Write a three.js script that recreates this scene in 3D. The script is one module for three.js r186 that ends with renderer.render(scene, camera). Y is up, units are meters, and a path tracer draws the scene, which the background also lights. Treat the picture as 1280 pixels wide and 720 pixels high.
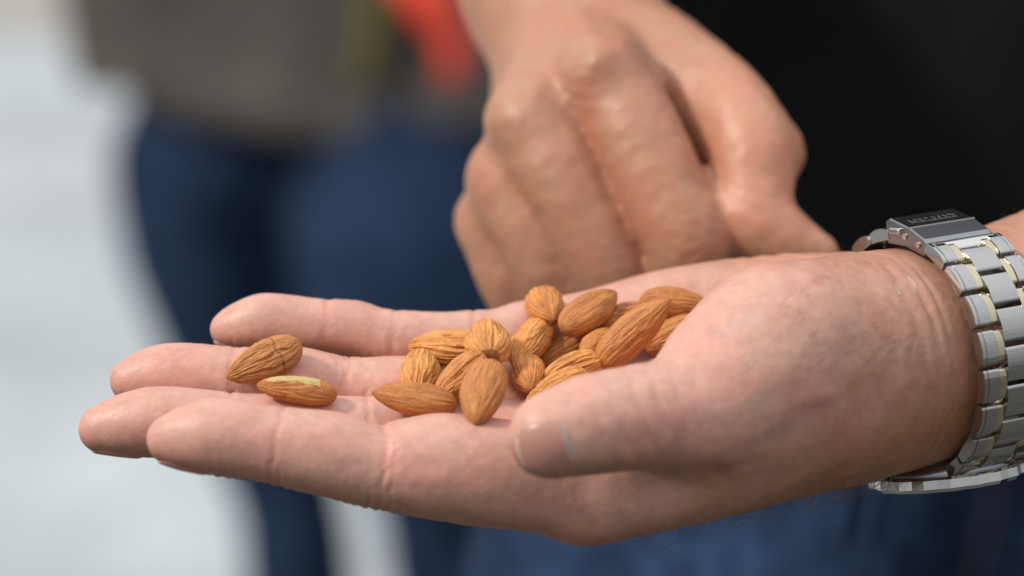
import * as THREE from 'three';
import { RoundedBoxGeometry } from 'three/addons/geometries/RoundedBoxGeometry.js';
import { mergeGeometries, toCreasedNormals } from 'three/addons/utils/BufferGeometryUtils.js';
import { FontLoader } from 'three/addons/loaders/FontLoader.js';
import { TextGeometry } from 'three/addons/geometries/TextGeometry.js';

// ---------------------------------------------------------------- camera, sky, sun, exposure
const scene = new THREE.Scene();
const PITCH = THREE.MathUtils.degToRad(10), FOCUS = 0.70, HAND_Y = 1.08, FPX = 3657;
const RIGHT = new THREE.Vector3(1, 0, 0), UPV = new THREE.Vector3(0, Math.cos(PITCH), -Math.sin(PITCH)), BACK = new THREE.Vector3(0, Math.sin(PITCH), Math.cos(PITCH));
const camera = new THREE.PerspectiveCamera(2 * Math.atan(360 / FPX) * 180 / Math.PI, 16 / 9, 0.05, 400);
camera.position.set(0, HAND_Y, 0).addScaledVector(BACK, FOCUS);
camera.rotation.x = -PITCH;
camera.focus = FOCUS - 0.004; camera.userData.fStop = 5.6;
scene.add(camera);

const skyW = 256, skyH = 128, skyD = new Float32Array(skyW * skyH * 4);
for (let j = 0; j < skyH; j++) for (let i = 0; i < skyW; i++) {          // an even overcast sky, brighter overhead
  const e = Math.sin(((j + 0.5) / skyH - 0.5) * Math.PI), k = (j * skyW + i) * 4, b = 0.185 + 0.64 * Math.max(0, e);
  skyD[k] = b * 0.96; skyD[k + 1] = b * 1.0; skyD[k + 2] = b * 1.06; skyD[k + 3] = 1;
}
const sky = new THREE.DataTexture(skyD, skyW, skyH, THREE.RGBAFormat, THREE.FloatType);
sky.mapping = THREE.EquirectangularReflectionMapping; sky.magFilter = sky.minFilter = THREE.LinearFilter; sky.needsUpdate = true;
scene.background = sky; scene.environment = sky;

const sun = new THREE.DirectionalLight(new THREE.Color(1, 0.94, 0.86), 1.5);
sun.position.set(-2.4, 3.2, 0.8); sun.target.position.set(0, 1, 0);
sun.castShadow = true; sun.shadow.radius = 16; sun.shadow.mapSize.set(2048, 2048);
Object.assign(sun.shadow.camera, { left: -3, right: 3, top: 3, bottom: -3, near: 0.1, far: 12 });
scene.add(sun, sun.target);

const renderer = new THREE.WebGLRenderer({ antialias: true });
renderer.toneMapping = THREE.LinearToneMapping; renderer.toneMappingExposure = 1.68;
renderer.shadowMap.enabled = true; renderer.shadowMap.type = THREE.PCFSoftShadowMap;

// ---------------------------------------------------------------- small tools
function rng(seed) { let s = seed >>> 0; return () => { s = (s + 0x6d2b79f5) | 0; let t = Math.imul(s ^ (s >>> 15), 1 | s); t = (t + Math.imul(t ^ (t >>> 7), 61 | t)) ^ t; return ((t ^ (t >>> 14)) >>> 0) / 4294967296; }; }
const hash = (x, y, z) => { let h = Math.imul(x, 374761393) ^ Math.imul(y, 668265263) ^ Math.imul(z, 2147483647 ^ 0x5bd1e995); h = Math.imul(h ^ (h >>> 13), 1274126177); return ((h ^ (h >>> 16)) >>> 0) / 4294967296; };
const fade = (t) => t * t * t * (t * (t * 6 - 15) + 10), mix = (a, b, t) => a + (b - a) * t, clamp = THREE.MathUtils.clamp;
const sstep = (a, b, x) => { const t = clamp((x - a) / (b - a), 0, 1); return t * t * (3 - 2 * t); };
function noise(x, y, z) {                                                  // -1 .. 1
  const ix = Math.floor(x), iy = Math.floor(y), iz = Math.floor(z), u = fade(x - ix), v = fade(y - iy), w = fade(z - iz);
  const c = (a, b, d) => hash(ix + a, iy + b, iz + d);
  return 2 * mix(mix(mix(c(0, 0, 0), c(1, 0, 0), u), mix(c(0, 1, 0), c(1, 1, 0), u), v), mix(mix(c(0, 0, 1), c(1, 0, 1), u), mix(c(0, 1, 1), c(1, 1, 1), u), v), w) - 1;
}
const fbm = (x, y, z, o = 3) => { let s = 0, a = 0.5; for (let i = 0; i < o; i++, a *= 0.5, x *= 2.03, y *= 2.03, z *= 2.03) s += a * noise(x + i * 17.3, y, z); return s; };
const W3 = (X, Y, Z) => new THREE.Vector3(0, HAND_Y, 0).addScaledVector(RIGHT, X / 1000).addScaledVector(UPV, Y / 1000).addScaledVector(BACK, Z / 1000);  // millimetres along the camera's axes round the hand -> world
const P = (px, py, z) => [(px - 640) / FPX * (700 - z), (360 - py) / FPX * (700 - z), z];
const PW = (px, py, z) => W3(...P(px, py, z));
const taken = new Map();
const numbered = (n) => { const k = taken.get(n) ?? 0; taken.set(n, k + 1); return k ? n + '_' + String(k).padStart(3, '0') : n; };
const tag = (o, label, category, group) => { if (label) o.userData.label = label; if (category) o.userData.category = category; if (group) o.userData.group = group; return o; };
function part(name, geo, m, parent, kind) {
  const o = new THREE.Mesh(geo, m); o.name = numbered(name); o.castShadow = o.receiveShadow = true;
  if (kind) o.userData.kind = kind;
  (parent ?? scene).add(o); return o;
}
function base(name, pos = [0, 0, 0]) { const g = new THREE.Group(); g.name = numbered(name); g.position.set(...pos); scene.add(g); return g; }
function dataTex(n, f, srgb) {
  const d = new Uint8Array(n * n * 4);
  for (let j = 0; j < n; j++) for (let i = 0; i < n; i++) { const c = f(i / n, j / n), k = (j * n + i) * 4; for (let q = 0; q < 3; q++) d[k + q] = clamp(Math.round((c[q] ?? c[0]) * 255), 0, 255); d[k + 3] = 255; }
  const t = new THREE.DataTexture(d, n, n); t.wrapS = t.wrapT = THREE.RepeatWrapping; t.magFilter = THREE.LinearFilter; t.minFilter = THREE.LinearMipmapLinearFilter; t.generateMipmaps = true;
  if (srgb) t.colorSpace = THREE.SRGBColorSpace; t.needsUpdate = true; return t;
}
const tileNoise = (seed) => (u, v, f) => {                                  // periodic value noise, f cells per tile
  const x = u * f, y = v * f, ix = Math.floor(x), iy = Math.floor(y), a = fade(x - ix), b = fade(y - iy), h = (i, j) => hash(((ix + i) % f + f) % f, ((iy + j) % f + f) % f, seed);
  return mix(mix(h(0, 0), h(1, 0), a), mix(h(0, 1), h(1, 1), a), b);
};

// ---------------------------------------------------------------- bodies as distance fields, meshed with surface nets
function chain(points, per = 8) {                                           // points [x, y, z, r] -> dense round cones along a smooth curve
  const out = [], n = points.length;
  if (n === 1) out.push([...points[0]]);
  for (let i = 0; i < n - 1; i++) {
    const p0 = points[Math.max(0, i - 1)], p1 = points[i], p2 = points[i + 1], p3 = points[Math.min(n - 1, i + 2)];
    for (let k = 0; k < per; k++) {
      const t = k / per, t2 = t * t, t3 = t2 * t;
      out.push([0, 1, 2, 3].map((c) => 0.5 * (2 * p1[c] + (p2[c] - p0[c]) * t + (2 * p0[c] - 5 * p1[c] + 4 * p2[c] - p3[c]) * t2 + (3 * p1[c] - p0[c] - 3 * p2[c] + p3[c]) * t3)));
    }
  }
  if (n > 1) out.push([...points[n - 1]]);
  const segs = [];
  for (let i = 0; i < Math.max(1, out.length - 1); i++) {
    const a = out[i], b = out[Math.min(i + 1, out.length - 1)], dx = b[0] - a[0], dy = b[1] - a[1], dz = b[2] - a[2];
    segs.push([a[0], a[1], a[2], a[3], dx, dy, dz, b[3] - a[3], 1 / Math.max(1e-9, dx * dx + dy * dy + dz * dz)]);
  }
  return { segs, act: segs };
}
function segD(s, x, y, z) {
  const qx = x - s[0], qy = y - s[1], qz = z - s[2];
  let t = (qx * s[4] + qy * s[5] + qz * s[6]) * s[8]; t = t < 0 ? 0 : t > 1 ? 1 : t;
  const ex = qx - t * s[4], ey = qy - t * s[5], ez = qz - t * s[6];
  return Math.sqrt(ex * ex + ey * ey + ez * ez) - s[3] - t * s[7];
}
const chainD = (c, x, y, z) => { let d = 1e3; for (const s of c.act) { const e = segD(s, x, y, z); if (e < d) d = e; } return d; };
const smin = (a, b, k) => { const h = Math.max(k - Math.abs(a - b), 0) / k; return Math.min(a, b) - h * h * k * 0.25; };
function field(trunk, limbs, kTrunk, kLimb, kBetween = 0.8) {               // limbs melt into the trunk but not into each other
  const all = [...trunk, ...limbs];
  const f = (x, y, z) => {
    let p = 1e3; for (const c of trunk) p = smin(p, chainD(c, x, y, z), c.k ?? kTrunk);
    if (!limbs.length) return p;
    let d = 1e3; for (const c of limbs) d = smin(d, smin(p, chainD(c, x, y, z), c.k ?? kLimb), kBetween);
    return d;
  };
  f.reset = () => { for (const c of all) c.act = c.segs; };
  f.cull = (x, y, z, reach) => { const lists = all.map((c) => c.segs.filter((s) => segD(s, x, y, z) < reach)); return lists; };
  f.use = (lists) => all.forEach((c, i) => { c.act = lists[i]; });
  f.all = all;
  return f;
}
const clip = (f, cut) => Object.assign((x, y, z) => Math.max(f(x, y, z), cut(x, y, z)), { reset: f.reset, cull: f.cull, use: f.use, all: f.all });
function meshField(f, cell, { disp, color, toWorld = W3, tile = 0.016, pad = 3, reach = 14, relax = 0 }) {
  f.reset();
  const lo = [1e9, 1e9, 1e9], hi = [-1e9, -1e9, -1e9];
  for (const c of f.all) for (const s of c.segs) for (let k = 0; k < 3; k++) for (const e of [0, 1]) { const v = s[k] + e * s[4 + k], r = s[3] + e * s[7]; lo[k] = Math.min(lo[k], v - r); hi[k] = Math.max(hi[k], v + r); }
  const B = 8, n = [0, 1, 2].map((k) => Math.ceil((hi[k] - lo[k] + 2 * pad * cell) / cell / B) * B), o = lo.map((v) => v - pad * cell);
  const [nx, ny, nz] = n, G = new Float32Array(nx * ny * nz), at = (i, j, k) => (k * ny + j) * nx + i, lists = new Map(), half = B * cell * 0.866;
  for (let bk = 0; bk < nz; bk += B) for (let bj = 0; bj < ny; bj += B) for (let bi = 0; bi < nx; bi += B) {
    const cx = o[0] + (bi + B / 2) * cell, cy = o[1] + (bj + B / 2) * cell, cz = o[2] + (bk + B / 2) * cell;
    f.reset(); const dc = f(cx, cy, cz), near = Math.abs(dc) < half * 1.25 + cell;
    if (near) { const l = f.cull(cx, cy, cz, Math.max(dc, 0) + 2 * half + reach); lists.set(at(bi, bj, bk), l); f.use(l); }
    for (let k = bk; k < bk + B; k++) for (let j = bj; j < bj + B; j++) for (let i = bi; i < bi + B; i++) G[at(i, j, k)] = near ? f(o[0] + i * cell, o[1] + j * cell, o[2] + k * cell) : dc;
  }
  const id = new Int32Array(nx * ny * nz).fill(-1), V = [], tri = [];
  const corner = [0, 1, nx, nx + 1, nx * ny, nx * ny + 1, nx * ny + nx, nx * ny + nx + 1], edges = [[0, 1], [2, 3], [4, 5], [6, 7], [0, 2], [1, 3], [4, 6], [5, 7], [0, 4], [1, 5], [2, 6], [3, 7]];
  for (let k = 0; k < nz - 1; k++) for (let j = 0; j < ny - 1; j++) for (let i = 0; i < nx - 1; i++) {
    const a = at(i, j, k); let m = 0;
    for (let c = 0; c < 8; c++) if (G[a + corner[c]] < 0) m |= 1 << c;
    if (m === 0 || m === 255) continue;
    let sx = 0, sy = 0, sz = 0, cnt = 0;
    for (const [p, q] of edges) {
      if (((m >> p) & 1) === ((m >> q) & 1)) continue;
      const gp = G[a + corner[p]], gq = G[a + corner[q]], t = gp / (gp - gq);
      sx += mix(p & 1, q & 1, t); sy += mix((p >> 1) & 1, (q >> 1) & 1, t); sz += mix((p >> 2) & 1, (q >> 2) & 1, t); cnt++;
    }
    id[a] = V.length / 3;
    let x = o[0] + (i + sx / cnt) * cell, y = o[1] + (j + sy / cnt) * cell, z = o[2] + (k + sz / cnt) * cell;
    const l = lists.get(at(i - i % B, j - j % B, k - k % B));
    if (l) { f.use(l); for (let it = 0; it < 2; it++) { const h = cell * 0.5, d = f(x, y, z), gx = f(x + h, y, z) - d, gy = f(x, y + h, z) - d, gz = f(x, y, z + h) - d, gl = Math.sqrt(gx * gx + gy * gy + gz * gz), st = clamp(d * h / Math.max(1e-4, gl), -0.4 * cell, 0.4 * cell) / Math.max(1e-4, gl); if (gl > 0.4 * h) { x -= gx * st; y -= gy * st; z -= gz * st; } } }
    V.push(x, y, z);
  }
  const quad = (a, b, c, d, flip) => flip ? tri.push(a, c, b, a, d, c) : tri.push(a, b, c, a, c, d);
  for (let k = 1; k < nz - 1; k++) for (let j = 1; j < ny - 1; j++) for (let i = 1; i < nx - 1; i++) {
    const a = at(i, j, k), s = G[a] < 0;
    if (s !== G[a + 1] < 0) quad(id[a - nx - nx * ny], id[a - nx * ny], id[a], id[a - nx], !s);
    if (s !== G[a + nx] < 0) quad(id[a - 1 - nx * ny], id[a - 1], id[a], id[a - nx * ny], !s);
    if (s !== G[a + nx * ny] < 0) quad(id[a - 1 - nx], id[a - nx], id[a], id[a - 1], !s);
  }
  f.reset();
  for (let it = 0; it < relax; it++) {
    const S = new Float32Array(V.length), c = new Uint16Array(V.length / 3);
    for (let t = 0; t < tri.length; t += 3) for (let e = 0; e < 3; e++) { const a = tri[t + e], b = tri[t + (e + 1) % 3]; c[a]++; for (let k = 0; k < 3; k++) S[a * 3 + k] += V[b * 3 + k]; }
    for (let i = 0; i < V.length; i++) V[i] = mix(V[i], S[i] / Math.max(1, c[(i / 3) | 0]), 0.6);
  }
  let g = new THREE.BufferGeometry(); g.setAttribute('position', new THREE.Float32BufferAttribute(V, 3)); g.setIndex(tri); g.computeVertexNormals();
  const N0 = g.attributes.normal.array.slice(), nv = V.length / 3, src = Float32Array.from(V);
  if (disp) { for (let i = 0; i < nv; i++) { const q = i * 3, d = disp(src[q], src[q + 1], src[q + 2], N0[q], N0[q + 1], N0[q + 2]); for (let c = 0; c < 3; c++) V[q + c] = src[q + c] + N0[q + c] * d; } }
  g = new THREE.BufferGeometry();
  const w = new Float32Array(nv * 3); for (let i = 0; i < nv; i++) toWorld(V[i * 3], V[i * 3 + 1], V[i * 3 + 2]).toArray(w, i * 3);
  g.setAttribute('position', new THREE.BufferAttribute(w, 3)); g.setIndex(tri); g.computeVertexNormals();
  const N = g.attributes.normal.array, col = color ? new Float32Array(nv * 3) : null;
  if (color) for (let i = 0; i < nv; i++) { const q = i * 3, c = color(src[q], src[q + 1], src[q + 2], N0[q], N0[q + 1], N0[q + 2]); col[q] = c[0]; col[q + 1] = c[1]; col[q + 2] = c[2]; }
  const key = new Map(), pos = [], nor = [], uv = [], cc = [], ix = [];     // uv in metres, laid on from the side each face looks to
  for (let t = 0; t < tri.length; t += 3) {
    let ax = 0, ay = 0, az = 0; for (let c = 0; c < 3; c++) { const q = tri[t + c] * 3; ax += N[q]; ay += N[q + 1]; az += N[q + 2]; }
    ax = Math.abs(ax); ay = Math.abs(ay); az = Math.abs(az); const side = ax > ay && ax > az ? 0 : ay > az ? 1 : 2;
    for (let c = 0; c < 3; c++) {
      const v = tri[t + c], kk = v * 3 + side; let e = key.get(kk);
      if (e === undefined) {
        e = pos.length / 3; key.set(kk, e); const q = v * 3; pos.push(w[q], w[q + 1], w[q + 2]); nor.push(N[q], N[q + 1], N[q + 2]);
        uv.push((side === 0 ? w[q + 2] : w[q]) / tile, (side === 1 ? w[q + 2] : w[q + 1]) / tile); if (col) cc.push(col[q], col[q + 1], col[q + 2]);
      }
      ix.push(e);
    }
  }
  const r = new THREE.BufferGeometry();
  r.setAttribute('position', new THREE.Float32BufferAttribute(pos, 3)); r.setAttribute('normal', new THREE.Float32BufferAttribute(nor, 3)); r.setAttribute('uv', new THREE.Float32BufferAttribute(uv, 2));
  if (col) r.setAttribute('color', new THREE.Float32BufferAttribute(cc, 3));
  r.setIndex(ix); return r;
}
const J = (...pts) => chain(pts.map(([px, py, z, r]) => [...P(px, py, z), r]));
const M = (...pts) => chain(pts);

// ---------------------------------------------------------------- materials
const tnA = tileNoise(11), tnB = tileNoise(23);
const skinBump = dataTex(512, (u, v) => {
  const wu = u + 0.012 * (tnA(u, v, 12) - 0.5), wv = v + 0.012 * (tnB(u, v, 12) - 0.5), fine = Math.abs(tnA(wu, wv, 40) - 0.5) + Math.abs(tnB(wu, wv, 56) - 0.5);
  return [0.25 + 0.45 * fine + 0.25 * tnB(u, v, 18) + 0.15 * tnA(u, v, 110)];
});
const skin = new THREE.MeshPhysicalMaterial({ name: 'skin', vertexColors: true, roughness: 0.42, bumpMap: skinBump, bumpScale: 0.0001, specularIntensity: 0.9, sheen: 0.12, sheenColor: new THREE.Color(1, 0.85, 0.8), sheenRoughness: 0.4 });
const nailMat = new THREE.MeshPhysicalMaterial({ name: 'fingernail', vertexColors: true, roughness: 0.36, clearcoat: 0.2, clearcoatRoughness: 0.3 });
const denimCol = dataTex(512, (u, v) => { const tw = 0.5 + 0.5 * Math.sin((u + v) * 2 * Math.PI * 64), s = 0.72 + 0.2 * tw + 0.25 * (tnA(u, v, 128) - 0.5) + 0.2 * (tnB(u, v, 9) - 0.5); return [0.175 * s, 0.25 * s, 0.37 * s]; }, true);
const denim = new THREE.MeshPhysicalMaterial({ name: 'denim', map: denimCol, roughness: 1, specularIntensity: 0.25, bumpMap: denimCol, bumpScale: 0.0006, vertexColors: true });
const fadedOrLitDye = (spots, seed, ground = 0.78) => (x, y, z) => { let k = ground + 0.5 * fbm(x / 60 + seed, y / 90, z / 60, 3); for (const [sx, sy, sz, r, h] of spots) k += h * Math.exp(-((x - sx) ** 2 + ((y - sy) * 0.6) ** 2 + (z - sz) ** 2) / (r * r)) * (1 + 0.5 * noise(x / 18, y / 30, z / 18)); return [k * 1.02, k, k * 0.97]; };   // worn patches of the indigo dye; on the near jeans also painted light
const knitTex = dataTex(512, (u, v) => { const a = Math.abs(Math.sin(u * Math.PI * 40)), b = 0.5 + 0.5 * Math.sin(v * Math.PI * 2 * 30 + a * 2.2), s = 0.40 + 0.75 * a * b + 0.5 * (tnA(u, v, 90) - 0.5), t = tnB(u, v, 120); return [0.47 * s + 0.1 * t * s, 0.44 * s + 0.09 * t * s, 0.45 * s]; }, true);
const knit = new THREE.MeshStandardMaterial({ name: 'knit', map: knitTex, roughness: 0.95, bumpMap: knitTex, bumpScale: 0.003 });
const blackCloth = new THREE.MeshPhysicalMaterial({ name: 'black cotton', color: new THREE.Color(0.008, 0.0085, 0.0095), roughness: 0.9, specularIntensity: 0.25, bumpMap: dataTex(256, (u, v) => [0.5 + 0.25 * Math.sin(u * 2 * Math.PI * 48) * Math.sin(v * 2 * Math.PI * 48) + 0.3 * (tnA(u, v, 60) - 0.5)]), bumpScale: 0.0003 });

// ---------------------------------------------------------------- setting
const floorTex = dataTex(1024, (u, v) => {
  const a = tnA(u, v, 6), b = tnB(u, v, 22), c = tnA(u, v, 90), d = tnB(u, v, 300), s = 0.67 + 0.09 * (a - 0.5) + 0.08 * (b - 0.5) + 0.06 * (c - 0.5) + 0.05 * (d - 0.5);
  return [s * 0.965, s * 1.0, s * 1.012];
}, true);
{
  const g = new THREE.PlaneGeometry(240, 240); g.rotateX(-Math.PI / 2); g.translate(0, 0, -60);
  const uv = g.attributes.uv; for (let i = 0; i < uv.count; i++) uv.setXY(i, uv.getX(i) * 60, uv.getY(i) * 60);
  part('floor', g, new THREE.MeshStandardMaterial({ name: 'pale concrete', map: floorTex, roughness: 0.55, bumpMap: floorTex, bumpScale: 0.002 }), null, 'structure');
}

{
  const sheet = (name, x0, x1, z0, z1, y, m, t) => { const g = new THREE.PlaneGeometry(x1 - x0, z1 - z0, 1, 1); g.rotateX(-Math.PI / 2); g.translate((x0 + x1) / 2, y, (z0 + z1) / 2); const uv = g.attributes.uv, p = g.attributes.position; for (let i = 0; i < uv.count; i++) uv.setXY(i, p.getX(i) / t, p.getZ(i) / t); part(name, g, m, null, 'structure'); };
  const grit = dataTex(512, (u, v) => { const q = 0.30 + 0.10 * (tnA(u, v, 8) - 0.5) + 0.10 * (tnB(u, v, 60) - 0.5) + 0.14 * (tnA(u, v, 200) - 0.5); return [q, q * 0.99, q * 0.96]; }, true);
  const worn = dataTex(512, (u, v) => { const q = 0.66 + 0.14 * (tnA(u, v, 5) - 0.5) + 0.10 * (tnB(u, v, 30) - 0.5) + 0.06 * (tnA(u, v, 160) - 0.5); return [q * 0.985, q, q]; }, true);
  const taupe = dataTex(512, (u, v) => { const q = 0.60 + 0.12 * (tnA(u, v, 5) - 0.5) + 0.12 * (tnB(u, v, 40) - 0.5); return [q, q * 0.97, q * 0.92]; }, true);
  sheet('added_dark_ground', -30, 30, -2.75, 12, 0.004, new THREE.MeshStandardMaterial({ name: 'added dark sheet', map: grit, roughness: 0.85, bumpMap: grit, bumpScale: 0.003 }), 1.5);  // unseen dark sheet, added to cut light bouncing up off the floor
  sheet('path', -30, 30, -9.2, -7.4, 0.004, new THREE.MeshStandardMaterial({ name: 'worn concrete', map: worn, roughness: 0.6 }), 3);
  sheet('road', -60, 60, -60, -12.6, 0.004, new THREE.MeshStandardMaterial({ name: 'sandy ground', map: taupe, roughness: 0.9 }), 5);
}

// ---------------------------------------------------------------- the open hand
const PN = new THREE.Vector3(0.03, 0.89, 0.46).normalize();
const RIM = P(1128, 447, -8), AX = new THREE.Vector3(0.88, 0.14, -0.45).normalize();          // where the bracelet starts, and the way the forearm runs
const along = (s, ox, oy, oz) => [RIM[0] + AX.x * s + ox, RIM[1] + AX.y * s + oy, RIM[2] + AX.z * s + oz];
const fIndex = J([735, 610, 14, 12], [650, 596, 18, 12.6], [570, 585, 21, 12.8], [520, 583, 22.5, 11.6], [474, 584, 24, 9.6], [405, 567, 25.5, 10.0], [342, 556, 26.5, 8.9], [280, 546, 27, 9.1], [240, 547, 27, 7.7], [213, 550, 27, 5.7]);
const fMiddle = J([745, 570, -4, 11.5], [660, 560, 0, 11.5], [590, 556, 3, 11.2], [455, 545, 6, 9.3], [370, 542, 8, 9.2], [285, 535, 9, 8.4], [205, 528, 10, 8.6], [160, 531, 10, 7.5], [129, 536, 10, 5.8]);
const fRing = J([750, 525, -20, 11.5], [670, 515, -17, 11.3], [590, 506, -14, 10.8], [500, 497, -12.5, 10.2], [430, 490, -11, 8.7], [365, 479, -9, 9.0], [298, 476, -8, 8.2], [225, 471, -8, 8.4], [192, 473, -8, 7.5], [167, 477, -8, 5.7]);
const fPinky = J([740, 432, -36, 12], [670, 428, -33, 11], [610, 433, -29, 9.1], [490, 424, -25, 7.3], [440, 412, -24, 7.3], [398, 408, -23, 6.8], [338, 402, -22, 7.1], [307, 407, -22, 6.3], [287, 412, -22, 4.7]);
const fThumb = J([985, 470, 16, 17], [930, 490, 24, 15.5], [862, 516, 32, 13], [800, 522, 38, 12], [742, 530, 42, 11.4], [690, 545, 45, 9.8]);
for (const c of [fIndex, fMiddle, fRing, fPinky]) c.k = 6; fThumb.k = 9;
const wr = 26.2;
const palm = [
  J([735, 612, 12, 12.2], [830, 596, 14, 12.2], [920, 565, 10, 13.5], [1030, 515, 4, 17]),
  J([745, 572, -4, 11.5], [850, 555, -4, 12], [960, 520, -6, 13], [1050, 480, -8, 16]),
  J([750, 527, -20, 11.5], [850, 500, -20, 11.5], [960, 470, -20, 13], [1060, 450, -18, 17]),
  J([740, 432, -36, 12], [800, 413, -38, 13], [880, 401, -38, 14.2], [960, 393, -36, 14.6], [1060, 398, -26, 16]),
  J([1080, 440, 4, 19], [1000, 430, 14, 19.5], [960, 436, 18, 18.5], [915, 465, 24, 16]),
  J([905, 545, 18, 14], [1000, 500, 10, 18]),
  M([...P(1050, 452, -6), 24.5], [...along(-12, 0, 0, 0), wr], [...along(0, 0, -0.5, 0), wr], [...along(14, 0, 0, 0), 26.6], [...along(40, 0, 0, 0), 29], [...along(110, 0, 4, 0), 38], [...along(190, 0, 6, 0), 42], [...along(250, 0, 0, 0), 43]),
];
const handF = field(palm, [fIndex, fMiddle, fRing, fPinky, fThumb], 9, 6);

// creases: [point, direction along the finger, depth, half width]
const creases = [];
function crease(a, b, z, r, axis, depth = 0.55, w = 0.55, reachR = r * 1.25) { creases.push([...P(a, b, z), axis, depth * 0.62, w * 0.75, reachR]); }
const dirOf = (p, q) => new THREE.Vector3(...P(...p)).sub(new THREE.Vector3(...P(...q))).normalize();
{
  const ring = (list) => { for (const [p, q, x, y, z, r, dp, w] of list) crease(x, y, z, r, dirOf(p, q), dp, w); };
  ring([
    [[275, 547, 27], [400, 573, 25.5], 343, 557, 26.5, 9, 0.5, 0.6], [[400, 573, 25.5], [570, 592, 21], 474, 590, 24, 9.5, 0.6, 0.6], [[400, 573, 25.5], [570, 592, 21], 484, 590, 24, 9.5, 0.35, 0.5],
    [[205, 528, 10], [370, 542, 8], 286, 535, 9, 8.5, 0.5, 0.6], [[370, 542, 8], [590, 556, 3], 455, 545, 6, 9.3, 0.5, 0.6],
    [[225, 471, -8], [370, 480, -9], 291, 476, -8, 8.3, 0.5, 0.5], [[225, 471, -8], [370, 480, -9], 297, 476, -8, 8.3, 0.3, 0.4], [[370, 480, -9], [590, 507, -14], 424, 489, -11, 8.9, 0.5, 0.5], [[370, 480, -9], [590, 507, -14], 431, 489, -11, 8.9, 0.5, 0.5], [[370, 480, -9], [590, 507, -14], 416, 488, -11, 8.9, 0.25, 0.4],
    [[338, 402, -22], [440, 412, -24], 404, 408, -23, 6.8, 0.45, 0.5], [[338, 402, -22], [440, 412, -24], 409, 408, -23, 6.8, 0.3, 0.4], [[440, 412, -24], [610, 436, -28], 486, 424, -25, 7.3, 0.45, 0.5], [[440, 412, -24], [610, 436, -28], 493, 425, -25, 7.3, 0.4, 0.5], [[440, 412, -24], [610, 436, -28], 586, 434, -27, 8.8, 0.5, 0.6],
  ]);
}
function handDisp(x, y, z, nx, ny, nz) {
  let d = 0.22 * noise(x / 9, y / 9, z / 9) + 0.07 * noise(x / 3.1, y / 3.1, z / 3.1) + 0.03 * noise(x / 1.3, y / 1.3, z / 1.3);
  if (x < 25 && ny < 0.1) for (const [jx, w] of [[343, 5], [478, 6.5], [286, 5], [455, 6.5]]) { const e = x - (jx - 640) / 5.4; d += sstep(-0.35, -0.8, ny) * 0.2 * Math.exp(-(e * e) / (w * w)) * Math.sin(e * 2.6 + 1.6 * noise(z / 3, jx, x / 4)); }
  const up = nx * PN.x + ny * PN.y + nz * PN.z;
  if (up > -0.35) for (const [cx, cy, cz, ax, dp, w, rr] of creases) {
    const qx = x - cx, qy = y - cy, qz = z - cz; if (qx * qx + qy * qy + qz * qz > rr * rr * 1.4) continue;
    const s = qx * ax.x + qy * ax.y + qz * ax.z + 0.5 * noise(y / 3, z / 3, cx) + 0.25 * noise(y / 0.9, z / 0.9, cx);
    d -= dp * Math.exp(-(s * s) / (w * w)) * sstep(-0.35, 0.3, up); d += dp * 0.25 * Math.exp(-((Math.abs(s) - 1.6) ** 2) / 1.2) * sstep(-0.35, 0.3, up);
  }
  // folds of skin round the wrist
  const s = (x - RIM[0]) * AX.x + (y - RIM[1]) * AX.y + (z - RIM[2]) * AX.z;
  if (s > -40 && s < 20) {
    const wob = 2.6 * noise(y / 11, z / 11, 3) + 0.8 * noise(y / 3.5, z / 3.5, 9), m = sstep(-34, -12, s) * sstep(-0.7, 0.35, nz + 0.45 * ny);
    for (const [c, dp, w] of [[-4.5, 0.4, 0.9], [-8.0, 0.6, 1.0], [-12.5, 0.55, 1.3], [-16, 0.3, 0.8], [-21, 0.5, 1.6], [-27, 0.3, 1.2]]) { const e = s - c - wob * (0.6 + 0.5 * noise(c, 3, 1)); d -= 0.8 * m * dp * clamp(0.65 + 0.9 * noise(y / 8, z / 8, c), 0.05, 1.3) * Math.exp(-(e * e) / (w * w)); }
    d -= m * (0.10 * Math.abs(noise((s + y * 0.35) / 1.0, (y - s * 0.35) / 4.5, z / 4.5)) + 0.08 * Math.abs(noise((s - y * 0.6) / 1.1, y / 3, z / 3)));
  }
  // wrinkles over the thumb's joint and the hollows behind it
  const T = P(800, 528, 48), tx = x - T[0], ty = y - T[1], tz = z - T[2], tr = tx * tx + ty * ty * 0.6 + tz * tz;
  if (tr < 260 && nz > 0.1) d -= 0.4 * Math.exp(-tr / 90) * Math.max(0, Math.sin((tx * 0.9 + ty * 0.35) * 1.35 + 1.2 * noise(ty / 5, tz / 5, 1)));
  for (const [px, py, pz, rx, ry, dp] of [[905, 588, 28, 5, 1.8, 0.9], [850, 594, 26, 6, 1.6, 0.8], [960, 548, 30, 9, 2.2, 0.6], [1010, 512, 26, 8, 2, 0.5], [730, 610, 26, 3, 4, 0.5]]) {
    const c = P(px, py, pz), ex = (x - c[0]) * 0.94 + (y - c[1]) * 0.34, ey = -(x - c[0]) * 0.34 + (y - c[1]) * 0.94;
    if (nz > 0 && Math.abs(z - pz) < 25) d -= dp * Math.exp(-(ex * ex) / (rx * rx) - (ey * ey) / (ry * ry));
  }
  return d;
}
const palmSkin = [0.63, 0.325, 0.243], tanSkin = [0.36, 0.158, 0.078];
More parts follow.
